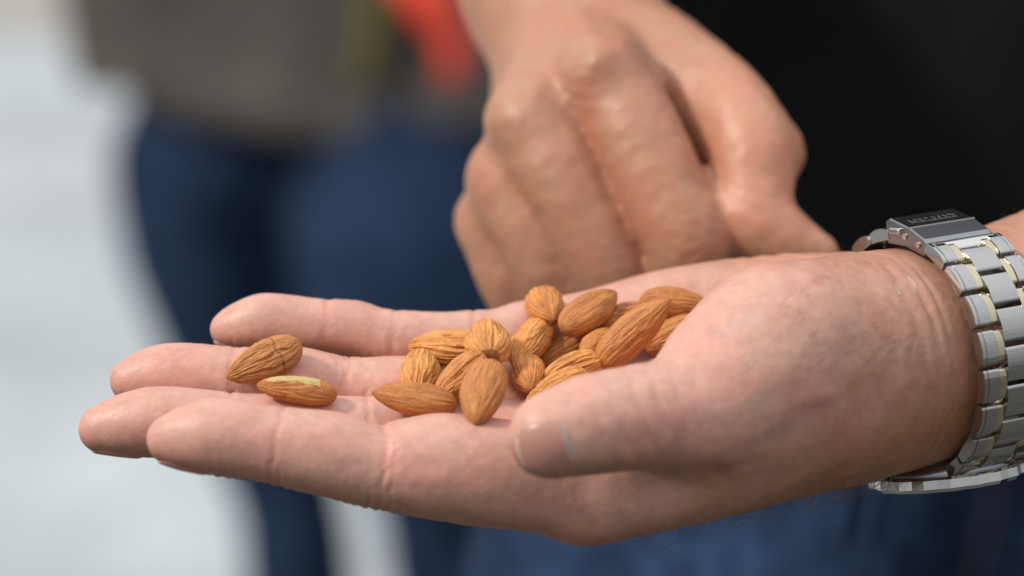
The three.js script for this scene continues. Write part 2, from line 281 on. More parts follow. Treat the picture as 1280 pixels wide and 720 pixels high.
const marks = [[892, 418, 915, 408, 1.6, -0.08, -0.03, 0.03], [915, 408, 950, 398, 1.5, -0.05, 0, 0.05], [925, 405, 945, 396, 2.2, 0.05, 0.09, 0.09], [1018, 352, 1026, 350, 0.9, -0.05, -0.25, -0.2], [800, 540, 830, 530, 4.5, 0.0, -0.12, -0.08], [845, 560, 855, 530, 2, -0.04, -0.12, -0.1], [860, 440, 880, 425, 3, 0.0, -0.06, -0.04], [900, 588, 912, 590, 1.4, -0.2, -0.35, -0.35], [960, 548, 1040, 505, 2, -0.14, -0.12, -0.02], [990, 500, 1010, 470, 4, 0, -0.08, -0.06], [300, 560, 330, 560, 5, 0, -0.06, -0.03], [500, 580, 540, 590, 5, 0, -0.07, -0.05], [1000, 400, 1050, 470, 2.2, -0.02, 0.0, 0.02]];
function handColor(x, y, z, nx, ny, nz) {                                    // pigment: glabrous pink palm, tanned hairy back and wrist
  const blot = fbm(x / 7, y / 7, z / 7, 3), fine = noise(x / 1.4, y / 1.4, z / 1.4);
  const up = nx * PN.x + ny * PN.y + nz * PN.z;
  const s = (x - RIM[0]) * AX.x + (y - RIM[1]) * AX.y + (z - RIM[2]) * AX.z;
  let t = clamp(sstep(0.1, -0.55, up + 0.25 * blot) * 0.7 + sstep(-60, -8, s + 12 * blot) * (0.55 + 0.35 * sstep(0.8, 0, up)), 0, 1);
  const red = 1 + 0.05 * blot, c = [0, 1, 2].map((k) => mix(palmSkin[k], tanSkin[k], t));
  const pink = sstep(-60, -85, x) * 0.5 + 0.25 * sstep(0.1, 0.4, fbm(x / 12 + 9, y / 12, z / 12, 2));
  c[1] *= 1 - 0.11 * pink - 0.09 * blot; c[2] *= 1 - 0.09 * pink - 0.07 * blot; c[0] *= red * 0.985;
  const g = 1 + 0.06 * fine + 0.07 * noise(x / 0.8, y / 0.8, z / 0.8) + 0.06 * noise(x / 3, y / 3, z / 3);
  for (const [ax_, ay_, bx_, by_, rr, kr, kg, kb] of marks) {                  // veins, scars and red patches
    const A = P(ax_, ay_, z), Bq = P(bx_, by_, z), dx = Bq[0] - A[0], dy = Bq[1] - A[1], tt = clamp(((x - A[0]) * dx + (y - A[1]) * dy) / (dx * dx + dy * dy + 1e-6), 0, 1), e = Math.hypot(x - A[0] - tt * dx, y - A[1] - tt * dy) + 0.9 * noise(x / 2.5, y / 2.5, z / 2.5);
    if (e < rr * 2.5) { const q = Math.exp(-(e * e) / (rr * rr)); c[0] *= 1 + kr * q; c[1] *= 1 + kg * q; c[2] *= 1 + kb * q; }
  }
  for (const [cx, cy, cz, ax, dp, w, rr] of creases) {                       // the creases' own redder skin
    const qx = x - cx, qy = y - cy, qz = z - cz; if (qx * qx + qy * qy + qz * qz > rr * rr * 1.4) continue;
    const e = qx * ax.x + qy * ax.y + qz * ax.z, m = 0.14 * dp * Math.exp(-(e * e) / 0.6); c[1] *= 1 - m; c[2] *= 1 - m;
  }
  return c.map((v) => v * g);
}

// ---------------------------------------------------------------- the pinching hand behind it
const g2 = {
  index: J([756, 100, -84, 13], [800, 175, -74, 12.2], [834, 245, -70, 12.3], [860, 303, -68, 11.8], [850, 365, -76, 9.4], [830, 405, -88, 8.4], [812, 430, -96, 7]),
  middle: J([668, 152, -86, 12.4], [693, 205, -78, 11.3], [725, 265, -76, 11.2], [767, 345, -77, 11], [775, 395, -86, 9], [765, 430, -98, 8], [760, 450, -106, 7]),
  ring: J([634, 222, -94, 10.6], [652, 265, -87, 10.2], [680, 325, -85, 10], [705, 380, -88, 9.5], [712, 420, -98, 8.5], [705, 445, -108, 7.5]),
  pinky: J([612, 276, -102, 8.8], [620, 312, -98, 8.5], [640, 360, -97, 8.4], [660, 400, -100, 8], [668, 430, -108, 7]),
  thumb: J([812, 72, -118, 15], [888, 124, -94, 13.6], [934, 182, -78, 13], [940, 235, -72, 11.2], [946, 275, -69, 10.8], [985, 304, -67, 8.6], [1022, 318, -66, 6]),
};
for (const k in g2) g2[k].k = k === 'thumb' ? 5 : 5;
const E2 = [14, 205, -400], w2 = P(712, 20, -150);
const palm2 = [
  J([756, 102, -86, 13], [745, 80, -116, 15], [735, 45, -142, 19]), J([668, 155, -88, 12.4], [700, 100, -116, 15], [712, 45, -142, 19]),
  J([636, 225, -96, 10.6], [684, 145, -120, 14], [706, 55, -144, 19]), J([614, 278, -104, 8.8], [668, 195, -124, 13], [700, 70, -146, 18]),
  J([886, 130, -98, 11.5], [812, 88, -118, 15.5], [750, 35, -142, 18]), J([800, 130, -106, 13], [760, 90, -120, 15]),
  M([...P(735, 50, -144), 22], [...w2, 26], [w2[0] - 6, w2[1] + 18, w2[2] - 30, 28], [mix(w2[0], E2[0], 0.5), mix(w2[1], E2[1], 0.5) + 8, mix(w2[2], E2[2], 0.5), 37], [...E2, 44]),
  J([737, 200, -98, 9], [782, 300, -96, 9.5]), J([684, 250, -101, 9], [728, 345, -99, 9]), J([642, 285, -106, 8], [686, 370, -106, 8]), M([...P(977, 182, -86), 5], [...P(962, 192, -84), 9.5]), J([866, 150, -97, 9.5], [882, 225, -89, 8.5], [898, 290, -85, 7]), ...[[750, 90, -75, 7.2], [658, 152, -77, 6.2], [632, 224, -86, 5.6], [612, 278, -96, 5]].map((p) => Object.assign(J(p), { k: 6 })), Object.assign(J([720, 20, -128, 4], [745, 90, -80, 5]), { k: 5 }), Object.assign(J([690, 30, -130, 4], [642, 150, -82, 5]), { k: 5 }),
];
const handF2 = field(palm2, Object.values(g2), 6, 5, 0.9);
const disp2 = (x, y, z, nx, ny, nz) => {
  let d = 0.28 * noise(x / 9, y / 9, z / 9) + 0.16 * noise(x / 3.2, y / 3.2, z / 3.2) - 0.18 * Math.abs(noise((x + y * 0.6) / 2.2, (y - x * 0.6) / 7, z / 5));
  for (const [px, py, pz, r, dp] of [[858, 290, -60, 8, 0.22], [838, 210, -62, 5, 0.12], [945, 250, -64, 7, 0.3], [765, 325, -66, 7, 0.14], [726, 108, -74, 8, 0.3]]) { const c = P(px, py, pz), q = Math.hypot(x - c[0], y - c[1], z - c[2]); d -= dp * Math.exp(-q * q / (r * r)) * Math.max(0, Math.sin((y - c[1] + 0.4 * (x - c[0])) * 1.7 + 3.2 * noise(x / 4, y / 4, z / 4))); }
  { const A = P(866, 110, -90), Bq = P(884, 230, -84), dx = Bq[0] - A[0], dy = Bq[1] - A[1], t = clamp(((x - A[0]) * dx + (y - A[1]) * dy) / (dx * dx + dy * dy), 0, 1), e = Math.hypot(x - A[0] - t * dx, y - A[1] - t * dy); d -= 1.1 * Math.exp(-(e * e) / 20); }   // the deep fold between thumb and hand
  for (const [ax, ay, bx, by, h] of [[745, 70, 722, 15, 0.5], [668, 120, 705, 35, 0.35]]) { const A = P(ax, ay, z), Bq = P(bx, by, z), dx = Bq[0] - A[0], dy = Bq[1] - A[1], t = clamp(((x - A[0]) * dx + (y - A[1]) * dy) / (dx * dx + dy * dy), 0, 1), e = Math.hypot(x - A[0] - t * dx, y - A[1] - t * dy); if (nz > -0.2) d += h * (Math.exp(-(e * e) / 5) - 0.5 * Math.exp(-((e - 5) ** 2) / 8)); }   // tendons
  return d;
};
const color2 = (x, y, z) => {
  const b = fbm(x / 9, y / 9, z / 9, 3), q = P(790, 110, -80), k = Math.exp(-((x - q[0]) ** 2 + (y - q[1]) ** 2) / 900), tan = sstep(-120, -175, z);
  const c = [mix(0.45, 0.41, tan), mix(0.215, 0.19, tan), mix(0.128, 0.09, tan)], m = 0.16 * b + 0.10 * k * (0.5 + noise(x / 5, y / 5, z / 5)) + 0.04 * sstep(0.0, 0.5, fbm(x / 8 + 4, y / 8, z / 8, 2));
  const th = sstep(44, 62, x) * 0.2; return [c[0] * (1 + 0.04 * b + th), c[1] * (1 - m + th * 0.8), c[2] * (1 - m + th)];
};

// ---------------------------------------------------------------- the person holding the almonds
const man = base('person', [0.2, 0, -0.4]);
const manLocal = (g) => g.translate(-man.position.x, 0, -man.position.z);
const CELL = 0.75;
const bodyGeo = manLocal(mergeGeometries([meshField(handF, CELL, { disp: handDisp, color: handColor }), meshField(handF2, 0.95, { disp: disp2, color: color2, relax: 8 })]));
tag(man, 'person in black shirt and blue jeans holding almonds in an open hand', 'person');
const body = part('body', bodyGeo, skin, man);


// thumbnail: a thin plate that follows the thumb's end
const thumbF = field([fThumb], [], 1, 1);
function march(f, p, dir, far = 120) { let t = 0; for (let i = 0; i < 90 && t < far; i++) { const d = f(p[0] + dir[0] * t, p[1] + dir[1] * t, p[2] + dir[2] * t); if (d < 0.02) break; t += Math.max(0.02, d * 0.8); } return [p[0] + dir[0] * t, p[1] + dir[1] * t, p[2] + dir[2] * t]; }
const gradOf = (f, p, h = 0.2) => new THREE.Vector3(f(p[0] + h, p[1], p[2]) - f(p[0] - h, p[1], p[2]), f(p[0], p[1] + h, p[2]) - f(p[0], p[1] - h, p[2]), f(p[0], p[1], p[2] + h) - f(p[0], p[1], p[2] - h)).normalize();
function nail(f, C, outV, tipV, hw, hl, reach, bulge) {
  const out = outV.clone().normalize(), tipDir = tipV.clone(); tipDir.addScaledVector(out, -tipDir.dot(out)).normalize();
  const side = new THREE.Vector3().crossVectors(out, tipDir).normalize(), n = 22, nailC = [], top = [], low = [], ix = [], m = n + 1, T = m * m, rim = [];
  for (let j = 0; j <= n; j++) for (let i = 0; i <= n; i++) {
    let u = i / n * 2 - 1, v = j / n * 2 - 1; const r = Math.max(Math.abs(u), Math.abs(v)), q = Math.pow(Math.pow(Math.abs(u), 3.2) + Math.pow(Math.abs(v), 3.2), 1 / 3.2); if (q > 0) { u *= r / q; v *= r / q; }
    const o = ['x', 'y', 'z'].map((k, w) => C[w] + side[k] * u * hw + tipDir[k] * v * hl + out[k] * reach);
    const glintBand = v < -0.66 - 0.16 * u * u; nailC.push(...(glintBand ? [0.52, 0.32, 0.265] : v > 0.86 ? [0.62, 0.47, 0.40] : [0.46, 0.225, 0.17]));  // pale band at the root: the nail's glint painted into its colour
    const s = march(f, o, [-out.x, -out.y, -out.z], reach * 2), N = gradOf(f, s), edge = sstep(1.0, 0.86, r), free = v > 0.8 ? 0.5 * (v - 0.8) / 0.2 : 0, lift = -0.3 + 0.6 * edge + free + bulge * Math.exp(-(((v + 0.68) / 0.22) ** 2)) * (1 - u * u);
    top.push(...W3(s[0] + N.x * lift, s[1] + N.y * lift, s[2] + N.z * lift).toArray()); low.push(...W3(s[0] + N.x * (lift - 0.5), s[1] + N.y * (lift - 0.5), s[2] + N.z * (lift - 0.5)).toArray());
  }
  for (let j = 0; j < n; j++) for (let i = 0; i < n; i++) { const a = j * m + i; ix.push(a, a + 1, a + m, a + 1, a + m + 1, a + m, T + a, T + a + m, T + a + 1, T + a + 1, T + a + m, T + a + m + 1); }
  for (let i = 0; i < n; i++) rim.push([i, i + 1], [n * m + i + 1, n * m + i], [(i + 1) * m, i * m], [i * m + n, (i + 1) * m + n]);
  for (const [a, b] of rim) ix.push(a, T + b, b, a, T + a, T + b);
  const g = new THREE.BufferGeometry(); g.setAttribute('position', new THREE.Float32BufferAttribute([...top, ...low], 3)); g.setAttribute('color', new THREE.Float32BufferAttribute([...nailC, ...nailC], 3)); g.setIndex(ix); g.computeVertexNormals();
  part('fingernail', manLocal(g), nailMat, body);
}
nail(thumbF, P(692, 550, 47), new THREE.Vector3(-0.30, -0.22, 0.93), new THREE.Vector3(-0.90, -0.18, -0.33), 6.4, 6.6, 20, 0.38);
for (const [c, px, py, z, hw] of [[fIndex, 236, 552, 27, 5.4], [fMiddle, 153, 537, 10, 5.4], [fRing, 187, 479, -8, 5.2], [fPinky, 302, 413, -22, 4.4]])
  nail(field([c], [], 1, 1), P(px, py, z), PN.clone().multiplyScalar(-1).add(new THREE.Vector3(-0.15, 0, 0.1)), new THREE.Vector3(-1, 0.05, 0), hw, 6.2, 14, 0);

// hair on the back of the hand and the wrist
function hairTube(pts, r) { const c = new THREE.CatmullRomCurve3(pts); return new THREE.TubeGeometry(c, 6, r, 3, false); }
{
  const R = rng(5), hairs = [], up = [0, 1, 0];
  for (let i = 0; i < 620; i++) {
    const px = 790 + 330 * Math.pow(R(), 0.75), z = -34 + 58 * R(), b = P(px, 760, z), s = march(handF, b, up, 90); if (s[1] > P(0, 520, z)[1]) continue;
    const N = gradOf(handF, s), L = 2 + 4.5 * R(), d = new THREE.Vector3(-0.75 + 0.7 * (R() - 0.5), -0.15 - 0.4 * R(), 0.9 * (R() - 0.5)).normalize(), p0 = new THREE.Vector3(...s), c = new THREE.Vector3(R() - 0.5, R() - 0.5, R() - 0.5).multiplyScalar(3);
    const p1 = p0.clone().addScaledVector(N, L * 0.3).addScaledVector(d, L * 0.3), p2 = p0.clone().addScaledVector(N, L * 0.38).addScaledVector(d, L * 0.7).add(c.clone().multiplyScalar(0.4)), p3 = p0.clone().addScaledVector(N, L * 0.25).addScaledVector(d, L).add(c);
    hairs.push(hairTube([p0, p1, p2, p3].map((p) => W3(p.x, p.y, p.z)), 0.000028 + 0.000015 * R()));
  }
  for (let i = 0; i < 260; i++) {                                             // on the thumb side of the wrist
    const px = 930 + 270 * Math.pow(R(), 0.6), py = 470 + 135 * Math.pow(R(), 0.7), b = P(px, py, 90), s = march(handF, b, [0, 0.35, -0.937], 130); if (s[2] < -30) continue;
    const N = gradOf(handF, s), L = 1.5 + 3 * R(), p0 = new THREE.Vector3(...s), d = new THREE.Vector3(-0.8 + 0.6 * (R() - 0.5), -0.35 - 0.5 * R(), 0).normalize();
    hairs.push(hairTube([p0, p0.clone().addScaledVector(N, L * 0.22).addScaledVector(d, L * 0.5), p0.clone().addScaledVector(N, L * 0.2).addScaledVector(d, L)].map((p) => W3(p.x, p.y, p.z)), 0.00002));
  }
  for (let i = 0; i < 160; i++) {                                             // on the forearm past the bracelet
    const a = R() * Math.PI * 2, s = 24 + 60 * R(), q = along(s, Math.cos(a) * 60 * 0.57, Math.sin(a) * 60, Math.cos(a) * 60 * 0.81), c0 = along(s, 0, 0, 0), dir = new THREE.Vector3(c0[0] - q[0], c0[1] - q[1], c0[2] - q[2]).normalize();
    const h = march(handF, q, dir.toArray(), 90), N = gradOf(handF, h), L = 1.5 + 2.5 * R(), p0 = new THREE.Vector3(...h), d = new THREE.Vector3(-0.5 + R() - 0.5, R() - 0.4, R() - 0.5).normalize();
    hairs.push(hairTube([p0, p0.clone().addScaledVector(N, L * 0.35).addScaledVector(d, L * 0.3), p0.clone().addScaledVector(N, L * 0.4).addScaledVector(d, L)].map((p) => W3(p.x, p.y, p.z)), 0.00002));
  }
  part('arm_hair', manLocal(mergeGeometries(hairs)), new THREE.MeshStandardMaterial({ name: 'hair', color: new THREE.Color(0.17, 0.115, 0.065), roughness: 0.6 }), body, 'stuff');
}

// clothes, in world millimetres
const MM = (x, y, z) => new THREE.Vector3(x / 1000, y / 1000, z / 1000);
const wmm = (px, py, z, r) => { const v = PW(px, py, z); return [v.x * 1000, v.y * 1000, v.z * 1000, r]; };
const folds = (amp, size, seed) => (x, y, z) => amp * (fbm(x / size + seed, y / (size * 1.8), z / size, 3) * 1.6 + 0.7 * (1 - Math.abs(noise(x / size * 0.7 + y / size * 0.5, y / size * 0.6, z / size + seed)) * 2));
{
  const z0 = -420, torso = [M([150, 880, z0, 122], [150, 1150, z0, 112], [150, 1300, z0 - 10, 105], [170, 1380, z0 - 20, 80]), M([290, 880, z0 + 70, 124], [290, 1150, z0 + 30, 116], [290, 1300, z0 - 10, 112], [270, 1390, z0 - 20, 80]), M([220, 880, z0 + 10, 130], [220, 1250, z0, 122], [220, 1400, z0 - 20, 75], [220, 1440, z0 - 20, 62])];
  const el = along(250, 0, 0, 0), ew = W3(...el).multiplyScalar(1000), eR = W3(...E2).multiplyScalar(1000);
  const sl = [M([370, 1370, z0 - 20, 70], [mix(370, ew.x, 0.55), mix(1370, ew.y, 0.55), mix(z0 - 20, ew.z, 0.55), 62]), M([60, 1370, z0 - 20, 68], [mix(60, eR.x, 0.55), mix(1370, eR.y, 0.55), mix(z0 - 20, eR.z, 0.55), 60])];
  part('shirt', manLocal(meshField(clip(field([...torso, ...sl], [], 60, 10), (x, y, z) => 992 + 0.04 * x + 6 * noise(x / 60, 1, z / 60) - y), 9, { toWorld: MM, disp: folds(7, 70, 3), tile: 0.05, reach: 90 })), blackCloth, man);
  const upper = mergeGeometries([meshField(field([M([370, 1370, z0 - 20, 50], [ew.x, ew.y, ew.z, 43])], [], 10, 1), 8, { toWorld: MM, color: () => [0.45, 0.26, 0.17], reach: 60 }), meshField(field([M([60, 1370, z0 - 20, 48], [eR.x, eR.y, eR.z, 43]), M([220, 1400, z0 - 20, 55], [220, 1490, z0 - 15, 55])], [], 10, 1), 8, { toWorld: MM, color: () => [0.45, 0.26, 0.17], reach: 60 })]);
  body.geometry = mergeGeometries([body.geometry, manLocal(upper)]);
  const hips = [M([130, 960, -405, 100], [92, 880, -375, 112], [95, 700, -370, 95], [90, 480, -385, 72], [95, 90, -410, 58]), M([290, 960, -330, 102], [305, 880, -300, 108], [325, 700, -340, 95], [330, 480, -395, 72], [335, 90, -420, 58]), M([140, 1020, -420, 92], [290, 1020, -350, 92])];
  const hipF = field(hips, [], 40, 10), jeans = part('jeans', manLocal(meshField(hipF, 8, { toWorld: MM, disp: folds(7, 55, 8), tile: 0.06, reach: 80, color: fadedOrLitDye([[55, 900, -280, 75, 0.95], [95, 700, -280, 90, 0.6], [330, 880, -190, 45, 0.6]], 2, 0.5) })), denim, man);  // pale spots put the light on the thighs into the dye colour
  const seamCloth = denim.clone(); seamCloth.vertexColors = false; seamCloth.name = 'denim seam';
  const onJeans = (px, py, lift) => { const o = camera.position.clone().multiplyScalar(1000), d = PW(px, py, 0).multiplyScalar(1000).sub(o).normalize(); let t = 600; for (let i = 0; i < 80; i++) { const e = hipF(o.x + d.x * t, o.y + d.y * t, o.z + d.z * t); if (e < 0.5) break; t += e * 0.8; } t -= lift; return new THREE.Vector3(o.x + d.x * t, o.y + d.y * t, o.z + d.z * t).divideScalar(1000); };
  const lineOn = (x0, x1, lift) => Array.from({ length: 7 }, (_, i) => onJeans(mix(x0, x1, i / 6), mix(585, 760, i / 6), lift));
  for (const [x0, x1, r] of [[1064, 1040, 0.0026], [1096, 1074, 0.0022]]) part('seam', manLocal(new THREE.TubeGeometry(new THREE.CatmullRomCurve3(lineOn(x0, x1, 3)), 30, r, 8)), seamCloth, jeans);
  const thread = new THREE.MeshStandardMaterial({ name: 'copper thread', color: new THREE.Color(0.09, 0.05, 0.03), roughness: 0.8 }), st = [];
  for (const [x0, x1] of [[1238, 1196], [1262, 1222]]) { const c = new THREE.CatmullRomCurve3(lineOn(x0, x1, 6)); for (let i = 0; i < 16; i++) st.push(new THREE.TubeGeometry(new THREE.CatmullRomCurve3([c.getPoint(i / 16), c.getPoint((i + 0.35) / 16), c.getPoint((i + 0.72) / 16)]), 3, 0.00028, 6)); }
  part('stitching', manLocal(mergeGeometries(st)), thread, jeans, 'stuff');
  const shoeMat = new THREE.MeshStandardMaterial({ name: 'shoe leather', color: new THREE.Color(0.03, 0.022, 0.018), roughness: 0.6 });
  for (const [x, z] of [[95, -410], [335, -420]]) part('shoe', manLocal(meshField(field([M([x, 38, z - 30, 38], [x, 38, z + 60, 42], [x - 8, 30, z + 170, 34], [x - 12, 24, z + 200, 26])], [], 10, 1), 6, { toWorld: MM, reach: 30 })), shoeMat, man);
}

// ---------------------------------------------------------------- the person in the background
const D2 = -2400;
{
  const woman = base('person', [-0.21, 0, -2.39]);
  tag(woman, 'person in brown knitted sweater and dark blue jeans standing behind the hands', 'person');
  const L = (g) => g.translate(0.21, 0, 2.39);
  const c = wmm(385, 120, D2), hx = (px) => wmm(px, 120, D2)[0], zc = c[2], y0 = 800;
  const sw = [M([hx(240), 700, zc + 5, 112], [hx(240), 1000, zc, 112], [hx(250), 1250, zc - 10, 105], [hx(280), 1370, zc - 10, 70]), M([hx(530), 690, zc + 45, 150], [hx(525), 1000, zc, 118], [hx(520), 1250, zc - 10, 105], [hx(480), 1370, zc - 10, 70]), M([hx(390), 700, zc + 35, 125], [hx(390), 1000, zc + 20, 118], [hx(390), 1300, zc, 100], [hx(390), 1430, zc - 10, 58]),
    M([hx(178), y0 + 85, zc + 5, 40], [hx(160), 1000, zc + 10, 52], [hx(150), 1200, zc, 58], [hx(210), 1370, zc, 62]), M([hx(640), 980, zc + 10, 52], [hx(630), 1200, zc, 58], [hx(560), 1370, zc, 62])];
  part('sweater', L(meshField(clip(field(sw, [], 45, 10), (x, y, z) => { const u = (x - hx(150)) / (hx(600) - hx(150)); return 880 - 60 * Math.sin(clamp(u * 1.25, 0, 1.1) * 1.9) + 12 * u + 5 * noise(x / 40, 2, z / 40) - y; }), 11, { toWorld: MM, disp: folds(8, 80, 21), tile: 0.12, reach: 90 })), knit, woman);
  const l1 = [wmm(268, 215, D2, 100), wmm(262, 320, D2, 84), wmm(292, 430, D2, 70), wmm(352, 600, D2, 55), wmm(375, 720, D2, 54)], l2 = [wmm(505, 210, D2 + 40, 122), wmm(505, 320, D2 + 60, 124), wmm(525, 440, D2 + 60, 104), wmm(560, 620, D2 + 40, 76), wmm(580, 720, D2 + 30, 74)];
  const foot = (l, x, z) => [...l, [x, 200, z, 52], [x, 90, z, 50]], a = l1[4], b = l2[4];
  part('jeans', L(meshField(field([M(...foot(l1, a[0] + 25, a[2] - 10)), M(...foot(l2, b[0] + 30, b[2] - 10)), M([hx(270), 800, zc, 100], [hx(500), 800, zc, 105])], [], 30, 10), 9, { toWorld: MM, disp: folds(5, 60, 31), tile: 0.06, reach: 80, color: fadedOrLitDye([[wmm(500, 320, D2)[0], wmm(500, 320, D2)[1], D2 + 170, 100, 0.5], [wmm(250, 330, D2)[0], wmm(250, 330, D2)[1], D2 + 90, 60, 0.25]], 5) })), denim, woman);
  const sm = new THREE.MeshStandardMaterial({ name: 'canvas shoe', color: new THREE.Color(0.06, 0.06, 0.065), roughness: 0.8 });
  for (const [x, z] of [[a[0] + 25, a[2] - 10], [b[0] + 30, b[2] - 10]]) part('shoe', L(meshField(field([M([x, 34, z - 30, 34], [x, 34, z + 60, 38], [x, 26, z + 170, 30])], [], 10, 1), 7, { toWorld: MM, reach: 30 })), sm, woman);
  const scarf = new THREE.MeshStandardMaterial({ name: 'orange cloth', color: new THREE.Color(0.80, 0.065, 0.03), roughness: 0.85 });
  const dz = 158, sc = M(wmm(480, -70, D2 + dz, 18), wmm(536, 0, D2 + dz + 28, 20), wmm(560, 40, D2 + dz + 34, 15), wmm(566, 66, D2 + dz + 38, 11), wmm(568, 88, D2 + dz + 40, 12));
  part('scarf', L(meshField(field([sc], [], 10, 1), 5, { toWorld: MM, disp: folds(4, 30, 5), reach: 40 })), scarf, woman);
  const band = M(wmm(480, -60, D2 + dz + 4, 12), wmm(466, 40, D2 + dz + 4, 13), wmm(455, 95, D2 + dz + 2, 10));
  part('lanyard', L(meshField(field([band], [], 10, 1), 4, { toWorld: MM, disp: folds(3, 24, 9), reach: 30 })), new THREE.MeshStandardMaterial({ name: 'olive tape', color: new THREE.Color(0.13, 0.12, 0.03), roughness: 0.9 }), woman);
}

// ---------------------------------------------------------------- the wristwatch
const VV = new THREE.Vector3(0, 1, 0).addScaledVector(AX, -AX.y).normalize(), HH = new THREE.Vector3().crossVectors(VV, AX).multiplyScalar(-1); if (HH.z < 0) HH.multiplyScalar(-1);
const toW = (v) => RIGHT.clone().multiplyScalar(v.x).addScaledVector(UPV, v.y).addScaledVector(BACK, v.z);
const steelTex = dataTex(256, (u, v) => [0.5 + 0.5 * (tnA(u * 0.999, v, 160) - 0.5) * (0.6 + 0.4 * tnB(u, v, 8))]);
const steel = new THREE.MeshStandardMaterial({ name: 'brushed steel', color: new THREE.Color(0.45, 0.44, 0.42), metalness: 1, roughness: 0.13, bumpMap: steelTex, bumpScale: 0.00004 });
const polished = new THREE.MeshStandardMaterial({ name: 'polished steel', color: new THREE.Color(0.66, 0.64, 0.60), metalness: 1, roughness: 0.09 });
const warmReflection = new THREE.MeshStandardMaterial({ name: 'warm steel', color: new THREE.Color(0.60, 0.52, 0.36), metalness: 1, roughness: 0.14 });  // plain polished links; warm reflections are put into the colour
const darkSteel = new THREE.MeshStandardMaterial({ name: 'scuffed steel', color: new THREE.Color(0.30, 0.30, 0.31), metalness: 1, roughness: 0.22, bumpMap: steelTex, bumpScale: 0.00004 });  // clasp and case: dark reflections and shade put into the colour
{
  const c0 = W3(...RIM), watch = base('wristwatch', c0.toArray());
  tag(watch, 'steel wristwatch with link bracelet and folding clasp on the wrist', 'wristwatch');
  const frame = new THREE.Matrix4().makeBasis(toW(HH), toW(VV), toW(AX));                  // x towards the viewer's side, y up, z along the forearm
  const m = 0.001, RA = 31.2, RB = 30.0;
  const at = (th) => [RA * Math.cos(th), RB * Math.sin(th)];
  const pieceGeo = (w, l, t) => {                                                // a link: domed along the band, chamfered at its ends
    const p = new THREE.Shape(), x = l / 2 - 0.22, y = t / 2 - 0.22; p.moveTo(-x * m, -y * m); p.lineTo(x * m, -y * m); p.lineTo(x * m, (y - 0.62) * m); p.quadraticCurveTo((x - 0.15) * m, (y - 0.3) * m, (x - 0.6) * m, (y - 0.2) * m); p.quadraticCurveTo(0, (y + 0.75) * m, (0.6 - x) * m, (y - 0.2) * m); p.quadraticCurveTo((0.15 - x) * m, (y - 0.3) * m, -x * m, (y - 0.62) * m); p.closePath();
    const g = new THREE.ExtrudeGeometry(p, { depth: (w - 0.44) * m, curveSegments: 7, bevelEnabled: true, bevelSize: 0.22 * m, bevelThickness: 0.22 * m, bevelSegments: 2 }); g.translate(0, 0, -(w - 0.44) / 2 * m); return toCreasedNormals(g, 0.6);
  };
  const gO = mergeGeometries([pieceGeo(1.15, 7.9, 2.9).translate(0, 0, -1.63 * m), pieceGeo(3.25, 7.95, 3.0).translate(0, 0, 0.6 * m)]), gI = pieceGeo(2.1, 7.5, 2.5), gC = pieceGeo(7.6, 7.9, 3.3);
  const gO2 = gO.clone().rotateY(Math.PI); const put = (name, geo, mat, th, z, parent) => {
    const [x, y] = at(th), nx = Math.cos(th) / RA, ny = Math.sin(th) / RB, nl = Math.hypot(nx, ny), n = new THREE.Vector3(nx / nl, ny / nl, 0), t = new THREE.Vector3(-n.y, n.x, 0);
    const o = part(name, geo, mat, parent ?? watch); const q = new THREE.Matrix4().makeBasis(t, n, new THREE.Vector3(0, 0, 1)).setPosition(x * m, y * m, z * m);
    new THREE.Matrix4().multiplyMatrices(frame, q).decompose(o.position, o.quaternion, o.scale); return o;
  };
  const step = (th, d) => { let s = 0, t = th; while (s < d) { t -= 0.004; s += 0.004 * Math.hypot(RA * Math.sin(t), RB * Math.cos(t)); } return t; };
  const run = (from, to) => { let th = from; while (th > to) { put('link', gO, steel, th, 2.2); put('link', gO2, steel, th, 18.8); for (const z of [5.6, 15.4]) put('link', gI, warmReflection, th, z); const half = step(th, 4.4); put('link', gC, steel, half, 10.5); th = step(th, 8.8); } };
  const deg = Math.PI / 180;
  run(55 * deg, -66 * deg); run((94 + 36) * deg, 97 * deg); run(222 * deg, 168 * deg);
  // clasp
  const flip = (g) => { if (g.index) { const a = g.index.array; for (let i = 0; i < a.length; i += 3) { const t = a[i]; a[i] = a[i + 1]; a[i + 1] = t; } } else for (const k of Object.keys(g.attributes)) { const at_ = g.attributes[k], n = at_.itemSize; for (let i = 0; i < at_.count; i += 3) for (let c = 0; c < n; c++) { const p = at_.array, t = p[i * n + c]; p[i * n + c] = p[(i + 1) * n + c]; p[(i + 1) * n + c] = t; } } return g; };
  const onWrist = (g) => { g.applyMatrix4(frame); if (frame.determinant() < 0) flip(g); return g; };
  const sh = new THREE.Shape(), pol = (th, r) => [Math.cos(th * deg) * r * m, Math.sin(th * deg) * r * m];
  [[62, 28.2], [62, 31.2], [64, 31.5], [75, 32.2], [88.5, 33.5], [90.8, 33.0], [91.5, 28.2], [77, 28.0]].forEach(([th, r], i) => i ? sh.lineTo(...pol(th, r)) : sh.moveTo(...pol(th, r)));
  const cg = new THREE.ExtrudeGeometry(sh, { depth: 18.6 * m, bevelEnabled: true, bevelSize: 0.35 * m, bevelThickness: 0.4 * m, bevelSegments: 2 }); cg.translate(0, 0, 0.7 * m); onWrist(cg);
  const clasp = part('clasp', cg, darkSteel, watch);
  const lip = new THREE.BoxGeometry(0.35 * m, 0.35 * m, 19.4 * m); lip.translate(...pol(75, 32.5), 10 * m); onWrist(lip); part('ridge', lip, polished, clasp);
